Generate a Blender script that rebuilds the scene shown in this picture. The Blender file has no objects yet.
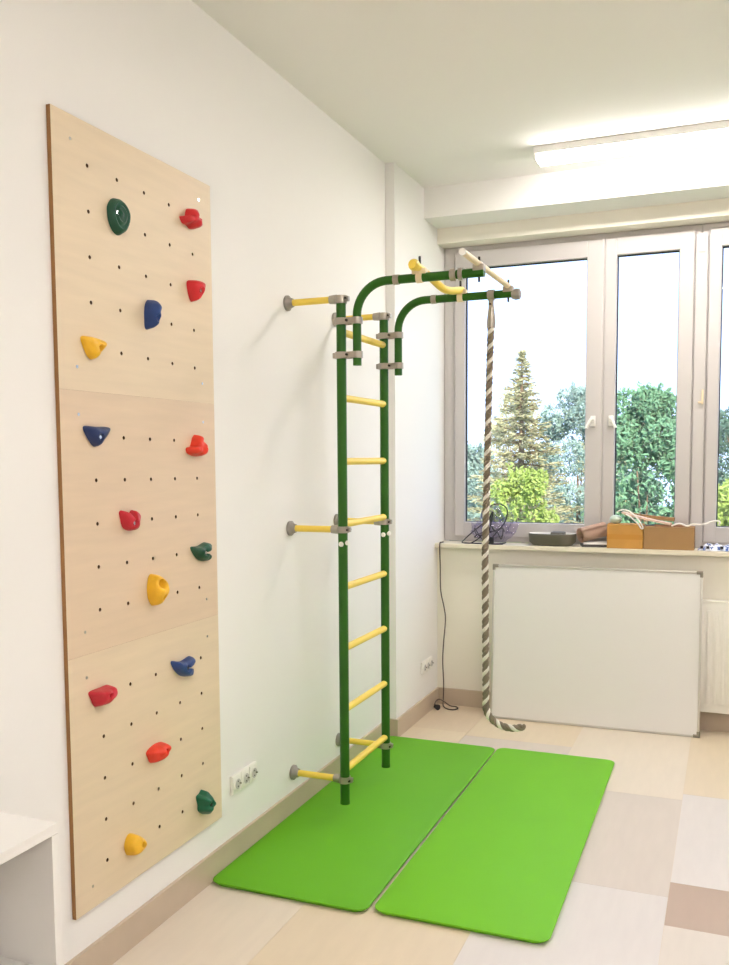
import bpy, bmesh, math, random
from mathutils import Vector, Matrix, noise
random.seed(7)
SC = bpy.context.scene
COL = SC.collection
PI = math.pi

# ------------------------------------------------------------------ camera
F, PX, PY = 913.208, 357.322, 529.877
YAW, PITCH, ROLL = -0.3886378, -0.0783927, -0.0070390
fw = Vector((math.sin(YAW)*math.cos(PITCH), math.cos(YAW)*math.cos(PITCH), math.sin(PITCH)))
ri = fw.cross(Vector((0, 0, 1))).normalized(); up = ri.cross(fw)
c_, s_ = math.cos(ROLL), math.sin(ROLL)
ri, up = c_*ri + s_*up, -s_*ri + c_*up
cam_d = bpy.data.cameras.new('camera'); cam = bpy.data.objects.new('camera', cam_d); COL.objects.link(cam)
m = Matrix((ri, up, -fw)).transposed().to_4x4(); m.translation = Vector((1.68625, 0, 1.5))
cam.matrix_world = m
cam_d.sensor_fit = 'VERTICAL'; cam_d.sensor_height = 36; cam_d.lens = F/965*36
cam_d.shift_x = (364.5-PX)/965; cam_d.shift_y = (PY-482.5)/965
cam_d.clip_start = .05; cam_d.clip_end = 300
SC.camera = cam

# ------------------------------------------------------------------ sky, sun, exposure
W = bpy.data.worlds.new('sky'); SC.world = W; W.use_nodes = True
nt = W.node_tree; nt.nodes.clear()
tc = nt.nodes.new('ShaderNodeTexCoord'); sx = nt.nodes.new('ShaderNodeSeparateXYZ'); rp = nt.nodes.new('ShaderNodeValToRGB')
bg = nt.nodes.new('ShaderNodeBackground'); wo = nt.nodes.new('ShaderNodeOutputWorld')
nt.links.new(tc.outputs['Generated'], sx.inputs[0]); nt.links.new(sx.outputs['Z'], rp.inputs[0])
nt.links.new(rp.outputs[0], bg.inputs[0]); nt.links.new(bg.outputs[0], wo.inputs[0])
rp.color_ramp.elements[0].position = 0.0; rp.color_ramp.elements[0].color = (.56, .70, 1, 1)
rp.color_ramp.elements[1].position = .35; rp.color_ramp.elements[1].color = (.46, .62, 1, 1)
bg.inputs[1].default_value = 2.2
sd = bpy.data.lights.new('sun', 'SUN'); so = bpy.data.objects.new('sun', sd); COL.objects.link(so)
sd.energy = 6.0; sd.angle = .01; sd.color = (1, .93, .74)
so.rotation_euler = (math.radians(52), 0, math.radians(28))      # from behind the building, lights the trees
so.location = (0, -4, 9)
SC.view_settings.view_transform = 'Standard'; SC.view_settings.look = 'None'
SC.view_settings.gamma = 1; SC.view_settings.use_curve_mapping = False
SC.view_settings.exposure = 0.27
LAMP_GLOW = 38.0      # radiance of the lamp diffusers

# ------------------------------------------------------------------ helpers
def lin(c):
    return tuple(((v/255)/12.92 if v/255 <= .04045 else ((v/255+.055)/1.055)**2.4) for v in c) + (1,)

def mat(name, rgb, rough=.5, metal=0, var=0, scale=8, bump=0, bscale=60, stretch=None, spec=.5, coat=0):
    M = bpy.data.materials.new(name); M.use_nodes = True
    n = M.node_tree; b = n.nodes['Principled BSDF']; L = n.links
    b.inputs['Base Color'].default_value = lin(rgb); b.inputs['Roughness'].default_value = rough
    b.inputs['Metallic'].default_value = metal; b.inputs['Specular IOR Level'].default_value = spec
    b.inputs['Coat Weight'].default_value = coat
    t = n.nodes.new('ShaderNodeTexCoord'); mp = n.nodes.new('ShaderNodeMapping'); L.new(t.outputs['Object'], mp.inputs[0])
    if stretch: mp.inputs['Scale'].default_value = stretch
    if var:
        ns = n.nodes.new('ShaderNodeTexNoise'); ns.inputs['Scale'].default_value = scale; ns.inputs['Detail'].default_value = 5
        L.new(mp.outputs[0], ns.inputs[0])
        mx = n.nodes.new('ShaderNodeMix'); mx.data_type = 'RGBA'
        mx.inputs[6].default_value = lin(tuple(max(0, v*(1-var)) for v in rgb)); mx.inputs[7].default_value = lin(tuple(min(255, v*(1+var)) for v in rgb))
        L.new(ns.outputs['Fac'], mx.inputs[0]); L.new(mx.outputs[2], b.inputs['Base Color'])
    if bump:
        nb = n.nodes.new('ShaderNodeTexNoise'); nb.inputs['Scale'].default_value = bscale; nb.inputs['Detail'].default_value = 3
        L.new(mp.outputs[0], nb.inputs[0]); bu = n.nodes.new('ShaderNodeBump'); bu.inputs['Strength'].default_value = bump
        bu.inputs['Distance'].default_value = .004
        L.new(nb.outputs['Fac'], bu.inputs['Height']); L.new(bu.outputs[0], b.inputs['Normal'])
    return M

def obj(name, bm, m, parent=None, smooth=False, kind=None):
    me = bpy.data.meshes.new(name); bm.normal_update(); bm.to_mesh(me); bm.free()
    for x in (m if isinstance(m, (list, tuple)) else [m]): me.materials.append(x)
    if smooth:
        me.shade_smooth()
        if smooth == 'auto': me.set_sharp_from_angle(angle=math.radians(40))
    o = bpy.data.objects.new(name, me); COL.objects.link(o)
    if parent: o.parent = parent
    if kind: o['kind'] = kind
    return o

def tag(o, label, cat, group=None):
    o['label'] = label; o['category'] = cat
    if group: o['group'] = group
    return o

def thing(name, label, cat, loc=(0, 0, 0), rz=0, group=None):
    o = bpy.data.objects.new(name, None); COL.objects.link(o); o.empty_display_size = .05
    o.location = loc; o.rotation_euler = (0, 0, rz)
    return tag(o, label, cat, group)

def base(o, p):
    """move a finished top-level mesh object's origin to p"""
    p = Vector(p); o.data.transform(Matrix.Translation(-p)); o.location = p
    return o

def box(bm, x0, x1, y0, y1, z0, z1, mi=0, bev=0, mtx=None):
    vs = [bm.verts.new((x, y, z)) for z in (z0, z1) for x, y in ((x0, y0), (x1, y0), (x1, y1), (x0, y1))]
    fs = [bm.faces.new([vs[i] for i in f]) for f in ((3, 2, 1, 0), (4, 5, 6, 7), (0, 1, 5, 4), (1, 2, 6, 5), (2, 3, 7, 6), (3, 0, 4, 7))]
    for f in fs: f.material_index = mi
    if bev:
        es = list({e for f in fs for e in f.edges})
        r = bmesh.ops.bevel(bm, geom=es, offset=bev, segments=2, affect='EDGES', profile=.6)
        vs = list({v for f in r['faces'] for v in f.verts} | {v for v in vs if v.is_valid})
    if mtx is not None: bmesh.ops.transform(bm, matrix=mtx, verts=[v for v in vs if v.is_valid])
    return vs

def B(*a, **k):
    bm = bmesh.new(); box(bm, *a, **k); return bm

def smooth_path(pts, n=8, closed=False):
    pts = [Vector(p) for p in pts]; out = []
    N = len(pts); segs = N if closed else N-1
    for i in range(segs):
        if closed: p0, p1, p2, p3 = pts[(i-1) % N], pts[i], pts[(i+1) % N], pts[(i+2) % N]
        else: p0, p1, p2, p3 = pts[max(i-1, 0)], pts[i], pts[i+1], pts[min(i+2, N-1)]
        for k in range(n):
            t = k/n
            out.append(.5*((2*p1)+(p2-p0)*t+(2*p0-5*p1+4*p2-p3)*t*t+(3*p1-p0-3*p2+p3)*t**3))
    if not closed: out.append(pts[-1])
    return out

def tube(bm, pts, r, seg=16, cap=True, mi=0, flat=1.0):
    """sweep a circle along pts (parallel transport); r number or list"""
    pts = [Vector(p) for p in pts]; N = len(pts)
    rs = r if isinstance(r, (list, tuple)) else [r]*N
    T = [(pts[min(i+1, N-1)]-pts[max(i-1, 0)]).normalized() for i in range(N)]
    a = Vector((0, 0, 1)) if abs(T[0].z) < .9 else Vector((1, 0, 0))
    u = (a - T[0]*a.dot(T[0])).normalized(); rings = []
    for i in range(N):
        u = (u - T[i]*u.dot(T[i])).normalized(); v = T[i].cross(u)
        rings.append([bm.verts.new(pts[i] + rs[i]*(math.cos(2*PI*k/seg)*u*flat + math.sin(2*PI*k/seg)*v)) for k in range(seg)])
    for i in range(N-1):
        for k in range(seg):
            f = bm.faces.new((rings[i][k], rings[i][(k+1) % seg], rings[i+1][(k+1) % seg], rings[i+1][k])); f.material_index = mi
    if cap:
        f = bm.faces.new(rings[0][::-1]); f.material_index = mi
        f = bm.faces.new(rings[-1]); f.material_index = mi

def TB(pts, r, **k):
    bm = bmesh.new(); tube(bm, pts, r, **k); return bm

# ------------------------------------------------------------------ materials
M = {}
M['wall'] = mat('painted_wall', (243, 240, 236), .85, bump=.05, bscale=120)
M['ceiling'] = mat('painted_ceiling', (244, 241, 236), .9, bump=.05, bscale=120)
M['cream'] = mat('cream_wall', (243, 237, 222), .85, bump=.05, bscale=120)
M['tile'] = mat('baseboard_tile', (196, 178, 156), .35, var=.05, scale=5)
M['ply'] = mat('birch_plywood', (226, 206, 176), .5, var=.035, scale=3, stretch=(1, 1.2, 14), bump=.04, bscale=20)
M['ply2'] = mat('birch_plywood_pink', (223, 199, 170), .5, var=.035, scale=3, stretch=(1, 1.2, 14), bump=.04, bscale=20)
M['plyedge'] = mat('plywood_edge', (150, 108, 62), .7, var=.25, scale=30, stretch=(40, 1, 1))
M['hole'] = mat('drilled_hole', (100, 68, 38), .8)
M['green'] = mat('green_enamel', (38, 94, 12), .4, coat=0, spec=.35)
M['yellow'] = mat('yellow_plastic', (246, 214, 86), .38, bump=.1, bscale=150)
M['creamgrip'] = mat('cream_grip', (234, 214, 176), .5, bump=.1, bscale=150)
M['metal'] = mat('galvanised_metal', (176, 168, 156), .35, .85)
M['greyplastic'] = mat('grey_plastic', (150, 143, 134), .45)
M['dark'] = mat('dark_bolt', (50, 46, 42), .4, .5)
M['steel'] = mat('steel_bolt', (215, 215, 215), .2, 1)
M['mat'] = mat('green_foam', (99, 176, 2), .62, var=.02, scale=4, bump=.12, bscale=260)
M['mat2'] = mat('green_foam_bright', (110, 188, 4), .62, var=.02, scale=4, bump=.12, bscale=260)
M['white'] = mat('white_laminate', (240, 237, 232), .35, var=.01)
M['pvc'] = mat('white_pvc_frame', (197, 191, 187), .3)
M['gasket'] = mat('black_gasket', (40, 42, 48), .6)
M['board'] = mat('whiteboard_enamel', (232, 229, 225), .22, coat=.2)
M['alu'] = mat('aluminium', (206, 202, 194), .35, .6)
M['capgrey'] = mat('corner_cap', (140, 132, 118), .5)
M['rad'] = mat('radiator_enamel', (240, 236, 226), .3)
M['socket'] = mat('socket_plastic', (244, 240, 232), .3)
M['rope_w'] = mat('rope_white', (236, 230, 218), .8, bump=.5, bscale=220)
M['rope_g'] = mat('rope_taupe', (128, 116, 98), .85, bump=.5, bscale=220)
M['card'] = mat('brown_cardboard', (166, 128, 84), .8, var=.05, scale=6)
M['card2'] = mat('orange_cardboard', (200, 146, 72), .75, var=.10, scale=9)
M['tape'] = mat('parcel_tape', (196, 136, 52), .3)
M['kraft'] = mat('kraft_paper', (226, 194, 172), .8, var=.05, scale=9)
M['paper'] = mat('white_paper', (238, 236, 230), .7)
M['black'] = mat('black_cable', (34, 30, 38), .5)
M['whitecable'] = mat('white_cable', (236, 230, 220), .45)
M['olive'] = mat('olive_grey_plastic', (96, 92, 78), .5)
M['palegreen'] = mat('pale_green_plastic', (190, 205, 185), .5)
M['sill'] = mat('sill_stone', (236, 226, 204), .35, var=.03, scale=12)
M['brick'] = mat('outside_render', (200, 195, 185), .9)

def glass_mat(name, tint, gl=.08):
    G = bpy.data.materials.new(name); G.use_nodes = True; n = G.node_tree; n.nodes.clear()
    tr = n.nodes.new('ShaderNodeBsdfTransparent'); go = n.nodes.new('ShaderNodeBsdfGlossy'); mx = n.nodes.new('ShaderNodeMixShader'); ou = n.nodes.new('ShaderNodeOutputMaterial')
    tr.inputs[0].default_value = tint; go.inputs['Roughness'].default_value = .02; mx.inputs[0].default_value = gl
    n.links.new(tr.outputs[0], mx.inputs[1]); n.links.new(go.outputs[0], mx.inputs[2]); n.links.new(mx.outputs[0], ou.inputs[0])
    return G
M['glass'] = glass_mat('window_glass', (.98, .99, .99, 1), .04)
M['film'] = glass_mat('clear_lilac_film', (.80, .78, .88, 1), .08)

def emit(name, col, s):
    E_ = bpy.data.materials.new(name); E_.use_nodes = True; b = E_.node_tree.nodes['Principled BSDF']
    b.inputs['Base Color'].default_value = (1, 1, 1, 1); b.inputs['Emission Color'].default_value = col; b.inputs['Emission Strength'].default_value = s
    return E_
M['tubeglow'] = emit('lamp_diffuser', (1, .955, .93, 1), LAMP_GLOW)

# ------------------------------------------------------------------ room shell
XR, YF, YB, ZC = 3.6, -1.5, 5.27, 3.01
TILES = {  # (column, row): colour index;   columns split at 0.385 0.955 1.52 2.085 ...
}
fl_cols = [(226, 213, 194), (213, 201, 188), (221, 213, 206), (224, 207, 180), (187, 164, 144), (219, 208, 195), (219, 200, 174)]
fm = []
for i, c in enumerate(fl_cols):
    fm.append(mat('floor_vinyl_%s' % 'abcdefg'[i], c, .42, var=.025, scale=5, stretch=(6, 1, 1)))
bm = bmesh.new()
spec = [  # x0, x1, [(y_end, colour)...] starting at YF
    (0, .385, [(.4, 0), (1.3, 3), (2.05, 2), (3.2, 0), (4.1, 1), (4.75, 3), (YB, 6)]),
    (.385, .955, [(.2, 2), (1.1, 0), (1.9, 2), (3.1, 3), (4.2, 0), (4.70, 1), (YB, 3)]),
    (.955, 1.52, [(.5, 1), (1.4, 3), (2.2, 0), (3.18, 2), (4.13, 1), (YB, 0)]),
    (1.52, 2.085, [(.3, 3), (1.2, 0), (2.98, 5), (3.30, 4), (4.21, 2), (YB, 3)]),
    (2.085, 2.65, [(.7, 0), (1.9, 1), (3.1, 2), (4.0, 4), (YB, 0)]),
    (2.65, 3.215, [(.1, 2), (1.2, 3), (2.4, 0), (3.6, 5), (YB, 1)]),
    (3.215, XR, [(1.0, 0), (2.2, 2), (3.9, 3), (YB, 0)])]
for x0, x1, rows in spec:
    y = YF
    for ye, ci in rows:
        box(bm, x0+.0005, x1-.0005, y+.0005, ye-.0005, -.02, 0, ci); y = ye
box(bm, 0, XR, YF, YB, -.1, -.0012, 6)
obj('floor', bm, fm, kind='structure')
obj('ceiling', B(-.1, XR+.1, YF-.1, YB+.25, ZC, ZC+.12), M['ceiling'], kind='structure')
bm = bmesh.new(); box(bm, -.1, 0, YF-.1, YB+.25, -.1, ZC); box(bm, -.001, .05, 4.53, YB+.25, -.1, ZC)
obj('wall_left', bm, M['wall'], kind='structure')
obj('wall_right', B(XR, XR+.1, YF-.1, YB+.25, -.1, ZC), M['wall'], kind='structure')
obj('wall_front', B(0, XR, YF-.1, YF, -.1, ZC), M['wall'], kind='structure')
bm = bmesh.new()
box(bm, .05, XR, YB, YB+.25, -.1, .966); box(bm, .05, XR, YB, YB+.25, 2.755, ZC); box(bm, 2.98, XR, YB, YB+.25, .966, 2.755)
obj('wall_back', bm, M['cream'], kind='structure')
obj('trim_1', B(.05, XR, 5.02, YB, 2.843, ZC), M['ceiling'], kind='structure')          # ceiling beam
bm = bmesh.new(); box(bm, .05, 2.99, 5.215, 5.40, .962, .989, bev=.004)
obj('trim_2', bm, M['sill'], kind='structure')                                             # window sill
BH, BT = .101, .012
bm = bmesh.new(); box(bm, 0, BT, YF, 4.53-BT, 0, BH); box(bm, 0, .05+BT, 4.53-BT, 4.53, 0, BH); box(bm, .05, .05+BT, 4.53, YB, 0, BH)
obj('baseboard_left', bm, M['tile'], kind='structure')
obj('baseboard_back', B(.05+BT, XR, YB-BT, YB, 0, BH), M['tile'], kind='structure')
obj('baseboard_right', B(XR-BT, XR, YF, YB-BT, 0, BH), M['tile'], kind='structure')
obj('baseboard_front', B(BT, XR-BT, YF, YF+BT, 0, BH), M['tile'], kind='structure')

# ------------------------------------------------------------------ windows
FY = 5.40     # inner face of the sashes
def frame_bm(x0, x1, z0, z1, t, y0, y1, bev=.006, tb=None, tl=.05, tr=.05):
    tb = tb or t; bm = bmesh.new()
    box(bm, x0, x0+tl, y0, y1, z0, z1, bev=bev); box(bm, x1-tr, x1, y0, y1, z0, z1, bev=bev)
    box(bm, x0+tl-.004, x1-tr+.004, y0+.0005, y1-.0005, z1-t, z1, bev=bev); box(bm, x0+t-.004, x1-t+.004, y0+.0005, y1-.0005, z0, z0+tb, bev=bev)
    return bm
def window(name, x0, x1, sashes, tl=.05, tr=.05, kind='structure'):
    fr = obj(name, frame_bm(x0, x1, .9895, 2.7545, .035, FY+.004, FY+.09, tl=tl, tr=tr), M['pvc'], kind=kind)
    for (a, b, gl, gr, hx) in sashes:
        tl, tr_ = gl-a, b-gr; z0, z1, zt, zb = 1.02, 2.725, 2.625, 1.108
        bm = bmesh.new(); y0, y1 = FY-.012, FY+.06
        box(bm, a, gl, y0, y1, z0, z1, bev=.008); box(bm, gr, b, y0, y1, z0, z1, bev=.008)
        box(bm, gl-.006, gr+.006, y0+.0006, y1-.0006, zt, z1, bev=.006); box(bm, gl-.006, gr+.006, y0+.0006, y1-.0006, z0, zb, bev=.006)
        s = obj('sash', bm, M['pvc'], fr)
        g = .006; bm = bmesh.new()
        box(bm, gl-.004, gl+g, FY+.012, FY+.03, zb-.004, zt+.004); box(bm, gr-g*.5, gr+.004, FY+.012, FY+.03, zb-.004, zt+.004)
        box(bm, gl, gr, FY+.012, FY+.03, zt-g, zt+.004); box(bm, gl, gr, FY+.012, FY+.03, zb-.004, zb+.003)
        obj('gasket', bm, M['gasket'], s)
        obj('pane', B(gl-.003, gr+.003, FY+.018, FY+.024, zb-.003, zt+.003), M['glass'], s)
        if hx:
            bm = bmesh.new(); box(bm, hx-.014, hx+.014, FY-.024, FY-.012, 1.672, 1.732, bev=.004)
            tube(bm, smooth_path([(hx, FY-.02, 1.705), (hx, FY-.05, 1.705), (hx+(.006 if hx > 1 else -.006), FY-.058, 1.712), (hx+(.03 if hx > 1 else -.03), FY-.058, 1.66)], 5), .009, seg=10)
            obj('handle', bm, M['socket'], s, smooth='auto')
    return fr
w1 = window('window_1', .052, 1.512, [(.122, .993, .187, .900, .945), (.999, 1.474, 1.066, 1.396, 1.045)], tl=.09, tr=.045)
w2 = window('window_2', 1.512, 2.978, [(1.549, 2.44, 1.614, 2.375, 2.41), (2.446, 2.92, 2.51, 2.855, None)], tr=.075)
bm = bmesh.new(); box(bm, .9925, .9995, FY-.004, FY+.064, 1.02, 2.725); box(bm, 2.4395, 2.4465, FY-.004, FY+.064, 1.02, 2.725)
obj('seal', bm, M['pvc'], w1)
bm = bmesh.new(); box(bm, 1.482, 1.542, FY-.02, FY+.004, .990, 2.70, bev=.004); box(bm, 1.496, 1.528, FY-.026, FY-.019, 2.60, 2.70, bev=.002)
obj('mullion_cover', bm, M['pvc'], w1)
bm = bmesh.new(); box(bm, 1.525, 1.535, FY-.034, FY-.02, 1.78, 1.86, bev=.002); box(bm, 1.508, 1.535, FY-.040, FY-.032, 1.785, 1.797, bev=.002)
obj('catch', bm, M['creamgrip'], w1)

# ------------------------------------------------------------------ ceiling lamps
def lamp(x0, x1, y0, y1, label):
    t = thing('ceiling_lamp', label, 'ceiling lamp', ((x0+x1)/2, (y0+y1)/2, ZC))
    w, d = (x1-x0)/2, (y1-y0)/2
    obj('housing', B(-w, w, -d, d, -.036, -.0005, bev=.003), M['white'], t)
    obj('diffuser', B(-w+.012, w-.012, -d+.004, d-.004, -.062, -.0355, bev=.010), M['tubeglow'], t, smooth='auto')
    for s in (-1, 1):
        obj('end_cap', B(s*w-.013 if s > 0 else -w, w if s > 0 else -w+.013, -d+.001, d-.001, -.064, -.0205, bev=.003), M['white'], t)
    return t
lamp(.755, 2.25, 4.575, 4.71, 'long white fluorescent ceiling lamp, switched on, in front of the window beam')
lamp(1.55, 3.045, 2.10, 2.235, 'added unseen fluorescent ceiling lamp brightening the middle of the room')  # added out of view to raise the room's brightness
lamp(1.55, 3.045, -.40, -.265, 'added unseen fluorescent ceiling lamp brightening the cabinet end of the room')  # another unseen fill lamp, added for its light alone

# ------------------------------------------------------------------ climbing panels
PX0, PX1 = .0005, .014
PY0, PY1 = 1.983, 2.776
KX = (1.68625-.014)/(1.68625-.025)
HC = [(2.1125+.1318*k)*KX for k in range(5)]
HR = [[2.308-.1237*k for k in range(5)], [1.566-.1232*k for k in range(5)], [.827-.1230*k for k in range(5)]]
HR = [[1.5+(z-1.5)*KX for z in q] for q in HR]
PZ = [(1.6914, 2.430), (.9524, 1.6910), (.213, .9520)]
def panel(z0, z1, rows, m, skew=0):
    bm = bmesh.new(); ys = [PY0] + [(HC[i]+HC[i+1])/2 for i in range(4)] + [PY1]
    zs = [z1] + [(rows[i]+rows[i+1])/2 for i in range(4)] + [z0]
    R, N = .0056, 16
    for i in range(5):
        for j in range(5):
            y0, y1, zt, zb = ys[i], ys[i+1], zs[j], zs[j+1]; cy, cz = HC[i], rows[j]-skew*i
            inner, outer, deep = [], [], []
            for k in range(N):
                a = 2*PI*k/N + PI/4; dy, dz = math.cos(a), math.sin(a)
                inner.append(bm.verts.new((PX1, cy+R*dy, cz+R*dz))); deep.append(bm.verts.new((PX1-.010, cy+R*dy, cz+R*dz)))
                q = k % (N//4)/(N/4); side = k//(N//4)   # walk the square
                cor = [(y1, zt), (y0, zt), (y0, zb), (y1, zb)]
                p, n_ = cor[side], cor[(side+1) % 4]
                outer.append(bm.verts.new((PX1, p[0]+(n_[0]-p[0])*q, p[1]+(n_[1]-p[1])*q)))
            for k in range(N):
                k2 = (k+1) % N
                f = bm.faces.new((inner[k], outer[k], outer[k2], inner[k2]))
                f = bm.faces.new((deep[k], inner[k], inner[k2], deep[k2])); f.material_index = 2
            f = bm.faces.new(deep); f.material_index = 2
    # sides and back
    c = [bm.verts.new((x, y, z)) for x in (PX0, PX1) for y, z in ((PY0, z0), (PY1, z0), (PY1, z1), (PY0, z1))]
    for a in ((0, 1, 5, 4), (1, 2, 6, 5), (2, 3, 7, 6), (3, 0, 4, 7)):
        f = bm.faces.new([c[i] for i in a]); f.material_index = 1
    bm.faces.new([c[i] for i in (3, 2, 1, 0)])
    bmesh.ops.remove_doubles(bm, verts=bm.verts, dist=1e-5)
    bmesh.ops.recalc_face_normals(bm, faces=bm.faces)
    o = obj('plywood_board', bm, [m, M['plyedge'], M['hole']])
    for (sy, sz) in ((PY0+.075, z0+.065), (PY1-.075, z0+.065), (PY0+.075, z1-.065), (PY1-.075, z1-.065)):
        obj('screw', TB([(PX1-.002, sy, sz), (PX1+.0012, sy, sz)], .0045, seg=12), M['steel'], o)
    base(o, (0, (PY0+PY1)/2, z0))
    for ch in o.children: ch.data.transform(Matrix.Translation((0, -(PY0+PY1)/2, -z0)))
    return o
g = 'plywood sheets of the climbing wall'
tag(panel(*PZ[0], HR[0], M['ply'], .0026), 'birch plywood climbing panel with drilled holes, topmost of the three on the wall', 'climbing panel', g)
tag(panel(*PZ[1], HR[1], M['ply2'], .0016), 'birch plywood climbing panel with drilled holes, middle one of the three on the wall', 'climbing panel', g)
tag(panel(*PZ[2], HR[2], M['ply'], .0006), 'birch plywood climbing panel with drilled holes, lowest of the three, nearest the floor', 'climbing panel', g)

# ------------------------------------------------------------------ climbing holds
hc = dict(gd=(14, 74, 52), rd=(206, 32, 40), ro=(226, 58, 34), cr=(192, 30, 48), bl=(30, 62, 124), bd=(28, 48, 98), ye=(240, 184, 40), gr=(10, 98, 66))
HM = {k: mat('hold_resin_'+n, c, .42, var=.08, scale=30, bump=.35, bscale=120) for (k, c), n in zip(hc.items(), ('dark_green', 'red', 'orange_red', 'crimson', 'blue', 'navy', 'yellow', 'green'))}
HOLD = {
'g1':((2.221,2.201),[(-0.047,0.021),(-0.023,0.043),(0.015,0.048),(0.048,0.033),(0.065,0.008),(0.050,-0.031),(0.010,-0.053),(-0.023,-0.047),(-0.045,-0.023),(-0.050,0.001)]),
'r2':((2.612,2.278),[(-0.073,-0.001),(-0.037,0.003),(-0.018,0.030),(0.013,0.036),(0.027,0.018),(0.034,-0.002),(0.065,-0.002),(0.061,-0.017),(0.010,-0.027),(-0.026,-0.020),(-0.056,-0.018)]),
'r3':((2.626,2.058),[(-0.053,0.018),(0.003,0.029),(0.050,0.022),(0.045,-0.006),(-0.006,-0.041),(-0.039,-0.022)]),
'b4':((2.374,1.939),[(-0.036,0.011),(-0.020,0.035),(0.013,0.046),(0.039,0.034),(0.038,0.009),(0.027,-0.009),(0.026,-0.027),(-0.002,-0.043),(-0.033,-0.040),(-0.038,-0.017)]),
'y5':((2.099,1.813),[(-0.058,0.023),(0.003,0.027),(0.064,0.017),(0.028,-0.013),(-0.004,-0.034),(-0.034,-0.019)]),
'b6':((2.100,1.572),[(-0.060,0.020),(0.004,0.021),(0.068,0.019),(0.034,-0.015),(-0.005,-0.035),(-0.042,-0.010)]),
'r7':((2.619,1.540),[(-0.071,-0.003),(-0.038,0.004),(-0.018,0.031),(0.007,0.041),(0.032,0.022),(0.042,-0.002),(0.067,-0.016),(0.050,-0.028),(-0.008,-0.030),(-0.063,-0.020)]),
'r8':((2.240,1.325),[(-0.052,0.022),(-0.030,0.024),(-0.010,-0.006),(0.025,0.024),(0.055,0.015),(0.057,-0.009),(0.038,-0.033),(-0.003,-0.034),(-0.035,-0.021),(-0.047,0.004)]),
'g9':((2.647,1.188),[(-0.085,0.021),(-0.035,0.021),(0.024,0.030),(0.061,0.019),(-0.002,0.003),(-0.002,-0.010),(0.052,-0.022),(0.029,-0.034),(-0.030,-0.025),(-0.073,0.001)]),
'y10':((2.364,1.099),[(-0.046,0.020),(-0.029,0.044),(0.009,0.045),(0.053,0.024),(0.069,-0.008),(0.039,-0.036),(-0.006,-0.052),(-0.038,-0.032),(-0.049,-0.005)]),
'b11':((2.523,0.820),[(-0.089,0.031),(-0.024,0.021),(0.045,0.027),(0.062,0.009),(-0.004,-0.001),(0.050,-0.017),(0.036,-0.038),(-0.025,-0.027),(-0.071,0.001)]),
'r12':((2.094,0.830),[(-0.064,0.019),(-0.003,0.021),(0.054,0.020),(0.060,-0.004),(0.036,-0.025),(-0.028,-0.029),(-0.055,-0.002)]),
'r13':((2.355,0.583),[(-0.064,0.014),(-0.006,0.026),(0.057,0.020),(0.066,-0.003),(0.036,-0.024),(-0.032,-0.028),(-0.058,-0.005)]),
'g14':((2.616,0.328),[(-0.053,0.028),(-0.024,0.034),(0.013,0.041),(0.049,0.004),(0.056,-0.031),(0.032,-0.049),(-0.033,-0.025),(-0.040,-0.001)]),
'y15':((2.223,0.336),[(-0.054,0.011),(-0.025,0.038),(0.026,0.025),(0.060,-0.003),(0.036,-0.022),(-0.005,-0.027),(-0.039,-0.021)]),
}
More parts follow.
